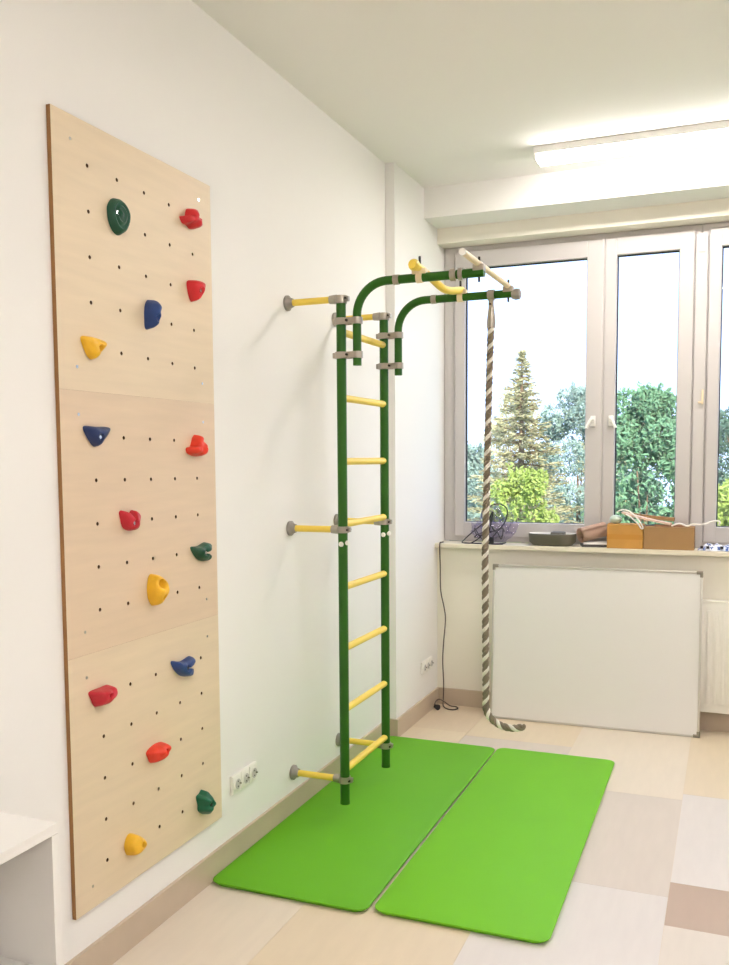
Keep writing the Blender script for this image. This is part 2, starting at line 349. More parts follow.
def hold(key, m, label, H=.04, off=(0, 0), ridge=0, rfreq=3, bump_=.004, holes=(), bolt=None, prof=.42, boltm='steel'):
    """off: where the crest leans to; holes: (y, z, radius, depth) finger pockets; bolt: (y, z)"""
    (cy, cz), out = HOLD[key]
    yl, yr = cy+min(q[0] for q in out), cy+max(q[0] for q in out)      # base outline on the board face
    nl, nr = yl*1.017, yr*(1.67225-.6*H)/1.64425; kk = (nr-nl)/(yr-yl); ncy = nl+(cy-yl)*kk; cz = 1.5+(cz-1.5)*1.008
    cy = ncy; out = [(q[0]*kk, q[1]*1.02) for q in out]
    holes = [(h[0]*kk,)+tuple(h[1:]) for h in holes]; bolt = (bolt[0]*kk, bolt[1]) if bolt else None
    ol = smooth_path([(0, p[0], p[1]) for p in out][::-1], 8, closed=True); N = len(ol)
    bm = bmesh.new(); K = 14; rings = []
    def surf(y, z, s):
        h = H*(1-s**2.6)**prof
        h += ridge*math.sin(s*rfreq*2*PI)*min(1, (1-s)*5)
        h += bump_*noise.noise(Vector((y*45+cy*9, z*45+cz*9, 3.1)))*min(1, (1-s)*4)
        for (hy, hz, r, d) in holes:
            q = math.hypot(y-hy, z-hz)/r
            if q < 1.5: h -= d*(1/(1+math.exp((q-.9)*11)))
        if bolt:
            q = math.hypot(y-bolt[0], z-bolt[1])/.0085
            if q < 1.6: h -= .012*(1/(1+math.exp((q-1)*12)))
        return max(h, .001)
    for k in range(K):
        s = 1-k/K
        ring = []
        for p in ol:
            y, z = p.y*s+off[0]*(1-s), p.z*s+off[1]*(1-s)
            ring.append(bm.verts.new((PX1+surf(y, z, s), y+cy, z+cz)))
        rings.append(ring)
    back = [bm.verts.new((PX1+.0002, p.y*.96+cy, p.z*.96+cz)) for p in ol]
    for a, b in [(back, rings[0])] + list(zip(rings[:-1], rings[1:])):
        for k in range(N): bm.faces.new((a[k], a[(k+1) % N], b[(k+1) % N], b[k]))
    top = bm.verts.new((PX1+surf(off[0], off[1], 0), off[0]+cy, off[1]+cz))
    for k in range(N): bm.faces.new((rings[-1][k], rings[-1][(k+1) % N], top))
    bm.faces.new(back[::-1])
    bmesh.ops.recalc_face_normals(bm, faces=bm.faces)
    for _ in range(1): bmesh.ops.smooth_vert(bm, verts=[v for v in bm.verts if v.co.x > PX1+.004], factor=.35, use_axis_x=True, use_axis_y=False, use_axis_z=False)
    o = obj('climbing_hold', bm, HM[m], smooth='auto')
    p = (PX1, cy, cz); base(o, p)
    if bolt:
        d = math.hypot(*bolt)
        r0 = max(abs(q[0]) for q in out)*.9
        s = min(.95, d/r0); hx = H*(1-s**2.6)**prof
        obj('bolt', TB([(.004, bolt[0], bolt[1]), (hx-.006, bolt[0], bolt[1])], .0058, seg=6), M[boltm], o)
    for (hy, hz, hr, hd) in holes:
        if hr < .01 or True:
            s = min(.9, math.hypot(hy, hz)/(max(abs(q[0]) for q in out)*.9)); hx = H*(1-s**2.6)**prof-hd
            obj('bolt', TB([(.004, hy, hz), (max(.007, hx+.003), hy, hz)], .0052, seg=6), M['dark'], o)  # dark stub at the pocket base, colour standing in for the hole's shade
    return tag(o, label, 'climbing hold', 'coloured climbing holds on the plywood wall')
hold('g1', 'gd', 'dark green oval climbing hold with concentric ridges, near the top left', .024, (-.004, .002), prof=.3, ridge=.0028, rfreq=3, bolt=(-.018, .004), bump_=.001)
hold('r2', 'rd', 'red three-lobed climbing hold, highest in the right column', .04, (.004, .008), bump_=.014)
hold('r3', 'rd', 'red shield-shaped climbing hold just below the highest red one', .045, (.008, .004), bolt=(-.004, -.008), bump_=.005)
hold('b4', 'bl', 'blue bean-shaped climbing hold with a shiny bolt, upper middle of the wall', .05, (.0, .012), bolt=(-.006, -.012), bump_=.008)
hold('y5', 'ye', 'yellow triangular climbing hold pointing down, above the dark blue triangle', .030, (.0, .0), holes=[(.010, -.002, .0085, .022)], bump_=.003, prof=.45)
hold('b6', 'bd', 'dark blue triangular climbing hold pointing down, below the yellow triangle', .030, (.002, .002), bolt=(-.004, -.008), bump_=.003, prof=.45)
hold('r7', 'ro', 'orange-red climbing hold shaped like a hat, in the right column at mid height', .04, (.0, .0), bump_=.012)
hold('r8', 'cr', 'crimson heart-shaped climbing hold left of centre of the wall', .036, (.002, -.010), bolt=(-.002, -.012), bump_=.004)
hold('g9', 'gd', 'dark green climbing hold with a forked right end', .034, (-.010, -.003), bump_=.006, bolt=(-.014, -.002))
hold('y10', 'ye', 'large yellow oval climbing hold with two finger pockets', .05, (.0, .0), holes=[(-.006, .018, .014, .030), (.006, -.026, .009, .026)], bump_=.003)
hold('b11', 'bl', 'blue climbing hold with a forked right end', .034, (-.012, -.003), bump_=.006, bolt=(-.016, -.002), boltm='dark')
hold('r12', 'cr', 'crimson wedge-shaped climbing hold at the left edge, below the forked blue one', .045, (.012, .006), holes=[(.006, .002, .006, .018)], bump_=.008, prof=.6)
hold('r13', 'ro', 'orange-red wedge-shaped climbing hold low in the middle column', .045, (.012, .006), holes=[(.010, .006, .006, .018)], bump_=.008, prof=.6)
hold('g14', 'gr', 'green lumpy climbing hold, lowest in the right column', .05, (.0, .002), bump_=.014, bolt=(.002, -.004), boltm='dark')
hold('y15', 'ye', 'small yellow oval climbing hold, lowest of all on the wall', .045, (.0, .0), holes=[(.008, .004, .0075, .028)], bump_=.004)

# ------------------------------------------------------------------ wall ladder
LX, LA, LB = .24, 3.378, 3.860
lad = thing('climbing_ladder', 'green tube wall ladder with yellow rungs and overhanging pull-up arms', 'wall bars', (0, (LA+LB)/2, 0))
OY = -(LA+LB)/2
def L(name, bm, m, parent=None, smooth='auto'):
    bmesh.ops.translate(bm, verts=bm.verts, vec=(0, OY, 0))
    return obj(name, bm, m, parent or lad, smooth=smooth)
for py in (LA, LB):
    up_ = L('upright', TB([(LX, py, .082), (LX, py, 2.115)], .0195, seg=24), M['green'])
    L('top_cap', TB([(LX, py, 2.110), (LX, py, 2.128), (LX, py, 2.134)], [.0225, .0225, .014], seg=20), M['greyplastic'], up_)
    L('foot_cap', TB([(LX, py, .078), (LX, py, .092)], .0203, seg=20), M['green'], up_)
    L('button', TB([(LX, py-.0185, 1.155), (LX, py-.026, 1.155)] if 1 else 0, [.011, .008], seg=12), M['socket'], up_)
    L('button', TB([(LX+.017, py-.002, 1.160), (LX+.026, py-.004, 1.160)], [.011, .008], seg=12), M['socket'], up_)
    for bz in (2.128, 1.213, .180):
        br = L('wall_bracket', TB([(.012, py, bz), (LX-.03, py, bz)], .0135, seg=16), M['yellow'])
        L('flange', TB([(.0005, py, bz), (.010, py, bz), (.016, py, bz), (.030, py, bz)], [.031, .031, .022, .017], seg=24), M['greyplastic'], br)
        bm = bmesh.new()
        tube(bm, [(LX, py, bz-.013), (LX, py, bz+.013)], .0245, seg=20)
        tube(bm, [(LX-.048, py, bz), (LX-.018, py, bz)], [.0165, .019], seg=16)
        box(bm, LX+.018, LX+.034, py-.010, py+.010, bz-.010, bz+.010, bev=.003)
        L('collar', bm, M['metal'], br)
        L('bolt', TB([(LX+.026, py-.02, bz), (LX+.026, py+.02, bz)], .004, seg=8), M['dark'], br)
for rz in (2.000, 1.740, 1.487, 1.234, .978, .726, .472, .220):
    L('rung', TB([(LX, LA+.012, rz), (LX, LB-.012, rz)], .0145, seg=16), M['yellow'])
AX_, AZ, AR = .308, 2.185, .125
for py, tip in ((LA, .815), (LB, .820)):
    path = [(AX_, py, 1.865)] + [(AX_, py, AZ-AR)] + [(AX_+AR-AR*math.cos(a), py, AZ-AR+AR*math.sin(a)) for a in [PI/2*k/12 for k in range(1, 13)]] + [(tip, py, AZ)]
    arm = L('arm', TB(path, .0170, seg=20), M['green'])
    L('joint_ring', TB([(.462, py, AZ), (.485, py, AZ)], .0195, seg=20), M['metal'], arm)
    for cz in (1.907, 2.040):
        bm = bmesh.new()
        tube(bm, [(LX, py, cz-.013), (LX, py, cz+.013)], .0255, seg=20); tube(bm, [(AX_, py, cz-.013), (AX_, py, cz+.013)], .0225, seg=20)
        box(bm, LX-.034, LX-.016, py-.012, py+.012, cz-.011, cz+.011, bev=.003)
        box(bm, LX+.004, AX_-.004, py-.024, py-.017, cz-.012, cz+.012, bev=.002); box(bm, LX+.004, AX_-.004, py+.017, py+.024, cz-.012, cz+.012, bev=.002)
        L('clamp', bm, M['metal'], arm)
        L('bolt', TB([((LX+AX_)/2, py-.032, cz), ((LX+AX_)/2, py+.032, cz)], .0055, seg=6), M['dark'], arm)
L('collar', TB([(.690, LA, AZ), (.712, LA, AZ)], .0235, seg=20), M['metal'])
L('collar', TB([(.722, LA, AZ), (.738, LA, AZ)], .0235, seg=20), M['metal'])
# bent yellow grip bar across both arms
gb = L('grip_bar', TB(smooth_path([(.565, 3.325, 2.222), (.568, 3.378, 2.220), (.580, 3.50, 2.200), (.592, 3.60, 2.180), (.592, 3.72, 2.190), (.592, 3.86, 2.215), (.592, 3.885, 2.217)], 5), .0155, seg=16), M['yellow'])
for (x, y, z) in ((.568, 3.378, 2.235), (.592, 3.86, 2.230)):
    bm = bmesh.new(); box(bm, x-.028, x+.028, y-.018, y+.018, AZ+.012, AZ+.032, bev=.004)
    tube(bm, [(x-.012, y, AZ), (x+.012, y, AZ)], .0205, seg=16)
    L('saddle', bm, M['creamgrip'], gb)
    L('bolt', TB([(x, y, z), (x, y, z+.03)], .005, seg=8), M['dark'], gb)
L('end_knob', TB([(.566, 3.335, 2.222), (.565, 3.315, 2.222), (.564, 3.300, 2.222)], [.019, .022, .016], seg=16), M['yellow'], gb)
# straight cream pull-up bar at the arm tips
pb = L('pull_up_bar', TB([(.797, 3.165, 2.218), (.800, 3.88, 2.216)], .0115, seg=16), M['creamgrip'])
L('end_cap', TB([(.797, 3.158, 2.218), (.797, 3.168, 2.218)], .0125, seg=16), M['socket'], pb)
for y in (LA, LB):
    bm = bmesh.new(); box(bm, .778, .822, y-.016, y+.016, AZ+.004, AZ+.030, bev=.004); L('saddle', bm, M['metal'], pb)
    L('bolt', TB([(.800, y, AZ-.034), (.800, y, AZ+.058)], .0045, seg=8), M['dark'], pb)
L('tip_knob', TB([(.815, LB, AZ-.004), (.832, LB, AZ-.004), (.848, LB, AZ-.004), (.853, LB, AZ-.004)], [.018, .024, .022, .012], seg=16), M['greyplastic'])
L('tip_cap', TB([(.812, LA, AZ), (.820, LA, AZ)], .0175, seg=16), M['green'])

# ------------------------------------------------------------------ climbing rope
RX, RY = .727, LB
rope = thing('climbing_rope', 'thick twisted white and grey climbing rope hanging from the green ladder arm', 'rope', (RX, RY, .33))
cl = [Vector((0, 0, 1.735-.01*k)) for k in range(0, 165)]
cl = [Vector((-.023*min(1, max(0, (1.735-p.z)/1.0))**.8+.007*max(0, (.75-p.z)/.66), .0, p.z)) for p in cl]
OX = cl[-1].x
tail = smooth_path([cl[-1], (OX+.001, 0, .068), (OX+.014, -.004, .040), (OX+.045, -.010, .014), (OX+.085, -.014, .000), (OX+.125, -.014, -.003), (OX+.158, -.010, .004), (OX+.163, -.009, .012)], 8)
cl += [Vector(p) for p in tail[1:]]
def strand(ph, m):
    d = 0; pts = []; u = Vector((0, 1, 0))
    for i, p in enumerate(cl):
        T = (cl[min(i+1, len(cl)-1)]-cl[max(i-1, 0)]).normalized()
        if i: d += (p-cl[i-1]).length
        u = (u-T*u.dot(T)).normalized(); v = T.cross(u); a = ph+2*PI*d/.064
        pts.append(p+.0078*(math.cos(a)*u+math.sin(a)*v))
    return obj('strand', TB(pts, .0084, seg=10), m, rope, smooth=True)
strand(0, M['rope_w']); strand(2*PI/3, M['rope_g']); strand(4*PI/3, M['rope_g'])
bm = bmesh.new(); zz = AZ-.33
tube(bm, [(-.014, 0, zz), (.014, 0, zz)], .0225, seg=20); obj('arm_collar', bm, M['metal'], rope, smooth='auto')
bm = bmesh.new(); box(bm, -.010, .010, -.012, .012, zz-.055, zz-.018, bev=.003); tube(bm, [(0, 0, 1.808), (0, 0, 1.745), (-.001, 0, 1.718)], [.012, .019, .0185], seg=16)
obj('ferrule', bm, M['metal'], rope, smooth='auto')
obj('bolt', TB([(0, -.022, zz-.040), (0, .022, zz-.040)], .0045, seg=8), M['dark'], rope)

# ------------------------------------------------------------------ mats
def floor_mat(x0, x1, y0, y1, label, m, rz=0):
    w, d, r, h = (x1-x0)/2, (y1-y0)/2, .042, .018
    bm = bmesh.new(); ol = []
    for cx, cy, a0 in ((w-r, d-r, 0), (-w+r, d-r, 90), (-w+r, -d+r, 180), (w-r, -d+r, 270)):
        for k in range(9):
            a = math.radians(a0+k*90/8); ol.append((cx+r*math.cos(a), cy+r*math.sin(a)))
    rings = []
    for ins, z in ((.012, .0003), (.0095, .003), (.002, h-.007), (0, h-.004), (.0012, h-.0012), (.004, h)):
        rings.append([bm.verts.new((x*(1-ins/w), y*(1-ins/d), z)) for x, y in ol])
    N = len(ol)
    for a, b in zip(rings[:-1], rings[1:]):
        for k in range(N): bm.faces.new((a[k], a[(k+1) % N], b[(k+1) % N], b[k]))
    bm.faces.new(rings[0][::-1]); bm.faces.new(rings[-1])
    o = obj('exercise_mat', bm, m, smooth='auto'); o.location = ((x0+x1)/2, (y0+y1)/2, 0); o.rotation_euler.z = rz
    return tag(o, label, 'exercise mat', 'green exercise mats on the floor')
floor_mat(.0125, .606, 2.680, 4.500, 'green foam exercise mat under the ladder, against the wall', M['mat'], 0)
floor_mat(.616, 1.198, 2.702, 4.515, 'green foam exercise mat farther from the wall, out on the open floor', M['mat2'], .004)

# ------------------------------------------------------------------ white cabinet at the left
cab = thing('open_cabinet', 'white laminate open-fronted cabinet at the left edge, before the climbing wall', 'cabinet', (.02, .70, 0))
D, Y0, Y1, HT = .385, -.60, .773, .748
obj('top_board', B(0, D, Y0, Y1, HT-.022, HT, bev=.001), M['white'], cab)
for a, b in ((Y0, Y0+.02), (.075, .095), (Y1-.02, Y1)):
    obj('side_panel', B(.0, D, a, b, 0, HT-.0225, bev=.001), M['white'], cab)
obj('back_panel', B(.0, .006, Y0+.02, Y1-.02, .06, HT-.0225), M['white'], cab)
for a, b in ((Y0+.0205, .0745), (.0955, Y1-.0205)):
    obj('shelf', B(.006, D-.002, a, b, .418, .438, bev=.001), M['white'], cab)
    obj('shelf', B(.006, D-.002, a, b, .06, .08, bev=.001), M['white'], cab)

# ------------------------------------------------------------------ wall sockets
def socket_row(x, y0, n, z, label, pitch=.063):
    t = thing('wall_socket', label, 'wall socket', (x, y0, z))
    w = n*pitch
    obj('back_plate', B(.0005, .010, 0, w, -.036, .036, bev=.003), M['socket'], t)
    for k in range(n):
        cy = pitch*(k+.5)
        bm = bmesh.new(); box(bm, .010, .014, cy-.029, cy+.029, -.033, .033, bev=.002)
        rim, inr, deep = [], [], []
        tube(bm, [(.0138, cy, 0), (.018, cy, 0)], .0225, seg=24)
        i = obj('outlet', bm, M['socket'], t, smooth='auto')
        bm = bmesh.new(); tube(bm, [(.0178, cy, 0), (.0186, cy, 0)], .019, seg=24); obj('well', bm, M['pvc'], i)
        bm = bmesh.new()
        for dz in (-.0095, .0095): tube(bm, [(.0184, cy, dz), (.0190, cy, dz)], .0032, seg=10)
        obj('pin_hole', bm, M['dark'], i)
        obj('earth_pin', TB([(.0184, cy+.011, 0), (.026, cy+.011, 0)], .0028, seg=8), M['capgrey'], i)
    return t
socket_row(0, 2.858, 3, .298, 'white triple wall socket beside the climbing wall, low above the baseboard')
socket_row(.05, 4.945, 3, .285, 'white triple wall socket in the far corner under the window')

# ------------------------------------------------------------------ radiator
rad = thing('radiator', 'white panel radiator under the window, half hidden by the whiteboard', 'radiator', (1.55, 5.20, .12))
bm = bmesh.new(); X0, X1, n = -.55, .75, 34
box(bm, X0, X1, -.018, -.010, 0, .60, bev=.003)
for k in range(n):
    xc = X0+.02+(X1-X0-.04)*(k+.5)/n
    box(bm, xc-.010, xc+.010, -.024, -.012, .045, .555, bev=.0045)
obj('front_panel', bm, M['rad'], rad, smooth='auto')
obj('back_plate', B(X0, X1, .030, .036, 0, .60), M['rad'], rad)
bm = bmesh.new(); box(bm, X0, X1, -.020, .040, .598, .606, bev=.002); obj('top_grille', bm, M['rad'], rad)
for s in (X0, X1-.006): obj('side_cover', B(s, s+.006, -.0185, .0365, .0, .60), M['rad'], rad)
for x in (X0+.25, X1-.25): obj('bracket', B(x-.015, x+.015, .036, .0695, .1, .5), M['rad'], rad)

# ------------------------------------------------------------------ whiteboard
WBX0, WBX1, WBH, lean = .428, 1.560, .886, math.asin((5.163-5.098)/.886)
wb = thing('whiteboard', 'large blank whiteboard standing on the floor, leaning below the window', 'whiteboard', ((WBX0+WBX1)/2, 5.092, .001))
wb.rotation_euler = (-lean, 0, .02)
w = (WBX1-WBX0)/2
obj('writing_surface', B(-w+.008, w-.008, -.006, .008, .008, WBH-.008), M['board'], wb)
bm = bmesh.new()
box(bm, -w, w, -.010, .010, 0, .012, bev=.002); box(bm, -w, w, -.010, .010, WBH-.012, WBH, bev=.002)
box(bm, -w, -w+.012, -.0098, .0098, .008, WBH-.008, bev=.002); box(bm, w-.012, w, -.0098, .0098, .008, WBH-.008, bev=.002)
obj('frame', bm, M['alu'], wb, smooth='auto')
for sx_ in (-1, 1):
    for sz_ in (0, 1):
        bm = bmesh.new(); a, b = (-w-.002, -w+.032) if sx_ < 0 else (w-.032, w+.002); z0, z1 = (-.001, .016) if not sz_ else (WBH-.016, WBH+.002)
        box(bm, a, b, -.012, .012, z0, z1, bev=.003)
        a2, b2 = (-w-.002, -w+.014) if sx_ < 0 else (w-.014, w+.002); z2, z3 = (0, .032) if not sz_ else (WBH-.032, WBH)
        box(bm, a2, b2, -.0119, .0119, z2, z3, bev=.003)
        obj('corner_cap', bm, M['capgrey'] if sz_ or sx_ > 0 else M['alu'], wb, smooth='auto')

# ------------------------------------------------------------------ things on the sill
SZ = .9895
# clear bag with a tangle of dark cable
def crumple(name, cx, cy, rx, ry, h, m, seed, amp=.35, n=26):
    bm = bmesh.new(); bmesh.ops.create_icosphere(bm, subdivisions=5, radius=1)
    for v in bm.verts:
        p = v.co.copy(); d = 1+amp*noise.noise(p*1.7+Vector((seed, 0, 0)))+amp*.5*abs(noise.noise(p*5+Vector((0, seed, 0))))
        v.co = Vector((p.x*rx*d, p.y*ry*d, max(0, p.z*.5+.45)*h*d))
    o = obj(name, bm, m, smooth=True); o.location = (cx, cy, SZ+.0005); return o
bag = crumple('plastic_bag', .385, 5.312, .105, .05, .17, M['film'], 4.2, .55)
tag(bag, 'crumpled clear lilac plastic bag on the sill behind the rope', 'plastic bag')
cb = thing('cable_tangle', 'tangle of thin black cable on the left end of the sill', 'cable', (.35, 5.30, SZ))
random.seed(21)
def rnd_loop(cx, rx, ry, h, z0, n=7):
    return [(cx+rx*math.cos(2*PI*k/n)*random.uniform(.7, 1.1), ry*math.sin(2*PI*k/n)*random.uniform(.7, 1.1), z0+h*max(0, random.uniform(-.1, 1))) for k in range(n)]
obj('cable_coil', TB(smooth_path([(-.135, -.055, .005), (-.145, -.02, .01), (-.11, .02, .05), (-.04, .03, .11), (.02, .01, .16), (.0, -.03, .12), (-.02, -.06, .05), (-.08, -.065, .006), (-.135, -.055, .005), (-.05, -.07, .004), (.03, -.07, .004), (.10, -.065, .006), (.12, -.03, .01)], 8), .0035, seg=8), M['black'], cb, smooth=True)
obj('cable_coil', TB(smooth_path([(.01, -.06, .19), (.03, -.03, .225), (.08, -.01, .235), (.12, 0, .20), (.10, .01, .12), (.05, -.02, .08), (.03, -.05, .15), (.05, -.06, .19), (.03, -.05, .10), (.02, -.06, .03), (.04, -.068, .004), (.11, -.06, .004)], 8), .0038, seg=8), M['black'], cb, smooth=True)
obj('cable_coil', TB(smooth_path(rnd_loop(.02, .11, .035, .10, .012)+rnd_loop(.0, .09, .03, .06, .012), 8), .0028, seg=8), M['black'], cb, smooth=True)
obj('plug', B(.03, .055, -.075, -.050, .004, .045, bev=.006), M['black'], cb, smooth='auto')
obj('plug', B(-.005, .018, -.060, -.042, .165, .19, bev=.006), M['black'], cb, smooth='auto')
# grey basin
bs = thing('plastic_tray', 'shallow dark olive-grey tray with pale inside on the window sill', 'tray', (.735, 5.307, SZ))
bm = bmesh.new(); N = 40
def ring_(rx, ry, z, dy=0): return [bm.verts.new((rx*(abs(math.cos(2*PI*k/N))**.75)*(1 if math.cos(2*PI*k/N) > 0 else -1), ry*(abs(math.sin(2*PI*k/N))**.75)*(1 if math.sin(2*PI*k/N) > 0 else -1)+dy, z)) for k in range(N)]
rs = [ring_(.112, .07, .0005), ring_(.132, .082, .020), ring_(.136, .085, .068), ring_(.132, .081, .070), ring_(.128, .078, .022)]
for i, (a, b) in enumerate(zip(rs[:-1], rs[1:])):
    for k in range(N): f = bm.faces.new((a[k], a[(k+1) % N], b[(k+1) % N], b[k])); f.material_index = 1 if i == 3 else 0
bm.faces.new(rs[0][::-1]); f = bm.faces.new(rs[-1]); f.material_index = 1
obj('bowl', bm, [M['olive'], M['white']], bs, smooth='auto')
bm = bmesh.new(); box(bm, -.01, .07, -.02, .05, .03, .078, bev=.01); obj('insert', bm, M['olive'], bs, smooth='auto')
# roll of kraft paper, white sheets, dark folder
bk = obj('folder', B(-.075, .075, -.05, .05, 0, .014, bev=.002), mat('dark_folder', (70, 66, 64), .5)); bk.location = (.975, 5.30, SZ+.0005); bk.rotation_euler.z = .25
tag(bk, 'dark thin folder lying on the sill under the paper roll', 'folder')
ps = obj('paper_sheets', B(-.07, .07, -.045, .045, 0, .012), M['paper']); ps.location = (.985, 5.295, SZ+.0152); ps.rotation_euler.z = .12
tag(ps, 'stack of white paper on the dark folder on the sill', 'paper')
bm = bmesh.new(); sp = []
for k in range(60):
    a = k*.36; r = .020+.00042*k; sp.append((r*math.cos(a), r*math.sin(a)))
for L_ in range(2):
    pass
A0 = [bm.verts.new((-.08, y, z)) for y, z in sp]; A1 = [bm.verts.new((.08, y*1.02, z*1.02)) for y, z in sp]
for k in range(59): bm.faces.new((A0[k], A0[k+1], A1[k+1], A1[k]))
bmesh.ops.solidify(bm, geom=bm.faces[:], thickness=.0012)
kr = obj('paper_roll', bm, M['kraft'], smooth='auto'); kr.location = (.962, 5.30, SZ+.079); kr.rotation_euler = (0, -.18, .75)
tag(kr, 'loose roll of brown kraft paper on the sill left of the boxes', 'paper roll')
# cardboard boxes
def carton(x0, x1, y0, y1, h, m, name_label, taped):
    t = thing('cardboard_box', name_label, 'box', ((x0+x1)/2, (y0+y1)/2, SZ+.0005))
    w, d, th = (x1-x0)/2, (y1-y0)/2, .004
    bm = bmesh.new(); box(bm, -w, w, -d, -d+th, 0, h); box(bm, -w, w, d-th, d, 0, h); box(bm, -w, -w+th, -d+th, d-th, 0, h); box(bm, w-th, w, -d+th, d-th, 0, h); box(bm, -w+th, w-th, -d+th, d-th, 0, th)
    obj('carton', bm, m, t)
    for s, ang in ((-1, .0), (1, .0)):
        obj('flap', B(-w, w, min(0, -s*d*.9), max(0, -s*d*.9), -.0015, .0015, mtx=Matrix.Translation((0, s*d, h+.002))@Matrix.Rotation(-s*.05, 4, 'X')), m, t)
    if taped:
        obj('tape', B(-w-.0004, w+.0004, -d-.0006, -d-.0001, h*.40, h*.62), M['tape'], t)
    return t
carton(1.052, 1.243, 5.220, 5.375, .128, M['card2'], 'orange-brown taped cardboard box on the sill, left of the plain one', True)
carton(1.247, 1.508, 5.226, 5.372, .118, M['card'], 'plain brown cardboard box on the sill, right of the taped one', False)
def strip(name, a, b, wd, th, m, label, cat, sag=.004):
    bm = bmesh.new(); a, b = Vector(a), Vector(b); n = 10; dr = (b-a).normalized(); s = dr.cross(Vector((0, 0, 1))).normalized(); u = s.cross(dr)
    prev = None
    for k in range(n+1):
        c = a.lerp(b, k/n) + u*(-sag*math.sin(PI*k/n))
        r = [bm.verts.new(c+s*i*wd/2+u*j*th/2) for i, j in ((-1, -1), (1, -1), (1, 1), (-1, 1))]
        if prev:
            for q in range(4): bm.faces.new((prev[q], prev[(q+1) % 4], r[(q+1) % 4], r[q]))
        else: bm.faces.new(r[::-1])
        prev = r
    bm.faces.new(prev); bmesh.ops.recalc_face_normals(bm, faces=bm.faces)
    o = obj(name, bm, m); base(o, (a+b)/2); o.location.z -= .010; return tag(o, label, cat)
strip('cardboard_strip', (1.125, 5.31, 1.196), (1.385, 5.27, 1.138), .05, .010, M['kraft'], 'folded cardboard strip sloping down across the two boxes, in front', 'cardboard')
strip('cardboard_strip', (1.13, 5.362, 1.188), (1.40, 5.355, 1.158), .032, .020, M['card'], 'folded cardboard strip lying level across the boxes, at the back', 'cardboard')
strip('cardboard_strip', (1.30, 5.28, 1.1275), (1.46, 5.30, 1.1275), .055, .010, mat('brown_strip', (160, 118, 88), .8), 'short dark brown cardboard strip on the plain box', 'cardboard', 0)
bm = bmesh.new(); bmesh.ops.create_uvsphere(bm, u_segments=24, v_segments=14, radius=.034)
for v in bm.verts: v.co.z = v.co.z*.72+.0245
o = obj('plastic_dome', bm, M['palegreen'], smooth=True); o.location = (1.092, 5.275, SZ+.1345)
tag(o, 'pale green plastic dome on top of the taped box', 'dome')
wc = obj('white_cord', TB(smooth_path([(1.10, 5.26, 1.200), (1.13, 5.255, 1.214), (1.17, 5.25, 1.205), (1.215, 5.238, 1.165), (1.235, 5.226, 1.138), (1.245, 5.2255, 1.118), (1.235, 5.2255, 1.114), (1.215, 5.230, 1.142), (1.18, 5.245, 1.172), (1.15, 5.255, 1.19)], 8), .004, seg=8), M['whitecable'], smooth=True)
tag(base(wc, (1.17, 5.25, 1.13)), 'white cord looped over the front of the two boxes', 'cord').location += Vector((0, -.012, -.010))
wc = obj('white_cord', TB(smooth_path([(1.39, 5.26, 1.128), (1.43, 5.25, 1.142), (1.47, 5.25, 1.130), (1.50, 5.26, 1.140), (1.55, 5.28, 1.138), (1.59, 5.30, 1.152), (1.622, 5.31, 1.157), (1.634, 5.312, 1.150), (1.628, 5.315, 1.135)], 8), .005, seg=8), M['whitecable'], smooth=True)
tag(base(wc, (1.45, 5.26, 1.125)), 'stiff white cord sticking out to the right from the plain box', 'cord').location += Vector((0, 0, -.010))
# crumpled foil pack
pk = thing('crumpled_packaging', 'crumpled white and blue plastic packaging at the right end of the sill', 'packaging', (1.66, 5.29, SZ))
bm = bmesh.new(); nx, ny = 46, 22; g_ = []
for i in range(nx):
    for j in range(ny):
        x, y = -.135+.30*i/(nx-1), -.06+.12*j/(ny-1)
        e = min(1, 6*min(i, nx-1-i)/nx, 5*min(j, ny-1-j)/ny)
        z = .002+e*(.018+.028*abs(noise.noise(Vector((x*28, y*28, 1))))-.006*noise.noise(Vector((x*90, y*90, 4)))); g_.append(bm.verts.new((x+.008*noise.noise(Vector((y*30, 0, 2))), y+.01*noise.noise(Vector((x*22, 5, 0))), max(.001, z))))
for i in range(nx-1):
    for j in range(ny-1): 
        f = bm.faces.new((g_[i*ny+j], g_[(i+1)*ny+j], g_[(i+1)*ny+j+1], g_[i*ny+j+1]))
        f.material_index = 1 if noise.noise(Vector((i*.35, j*.5, 9))) > .18 else 0
obj('film', bm, [mat('white_film', (232, 234, 242), .2), mat('blue_film', (84, 104, 160), .25)], pk)
bm = bmesh.new()
for a, b in ((-.12, -.055), (-.09, -.052), (-.02, -.056), (.05, -.05), (.10, -.055)): box(bm, a, a+.016, b-.006, b+.006, .012, .026, bev=.002)
obj('clip', bm, M['black'], pk)

# power cord down the wall with its plug on the floor
cd = thing('power_cord', 'thin black power cord hanging from the sill to its plug on the floor', 'power cord', (.10, 5.2, 0))
pts = [(-.01, .06, .9935), (-.013, .030, .9935), (-.014, .009, .992), (-.015, .006, .955), (-.016, .020, .85), (-.016, .030, .705), (.004, .034, .60), (.012, .036, .525), (.002, .034, .40), (-.004, .032, .279), (.002, .03, .15), (.004, .02, .05),
       (.012, -.01, .012), (.045, -.045, .0045), (.085, -.055, .0045), (.105, -.02, .0045), (.085, .015, .0045), (.045, .020, .006), (.012, .010, .030), (-.012, -.012, .048), (-.024, -.040, .042), (-.026, -.062, .024), (-.018, -.070, .018)]
obj('cable', TB(smooth_path(pts, 8), .0038, seg=8), mat('brown_cable', (72, 58, 52), .5), cd, smooth=True)
bm = bmesh.new(); tube(bm, [(-.020, -.068, .0185), (.003, -.086, .0185)], [.012, .0175], seg=14); obj('plug', bm, M['black'], cd, smooth='auto')

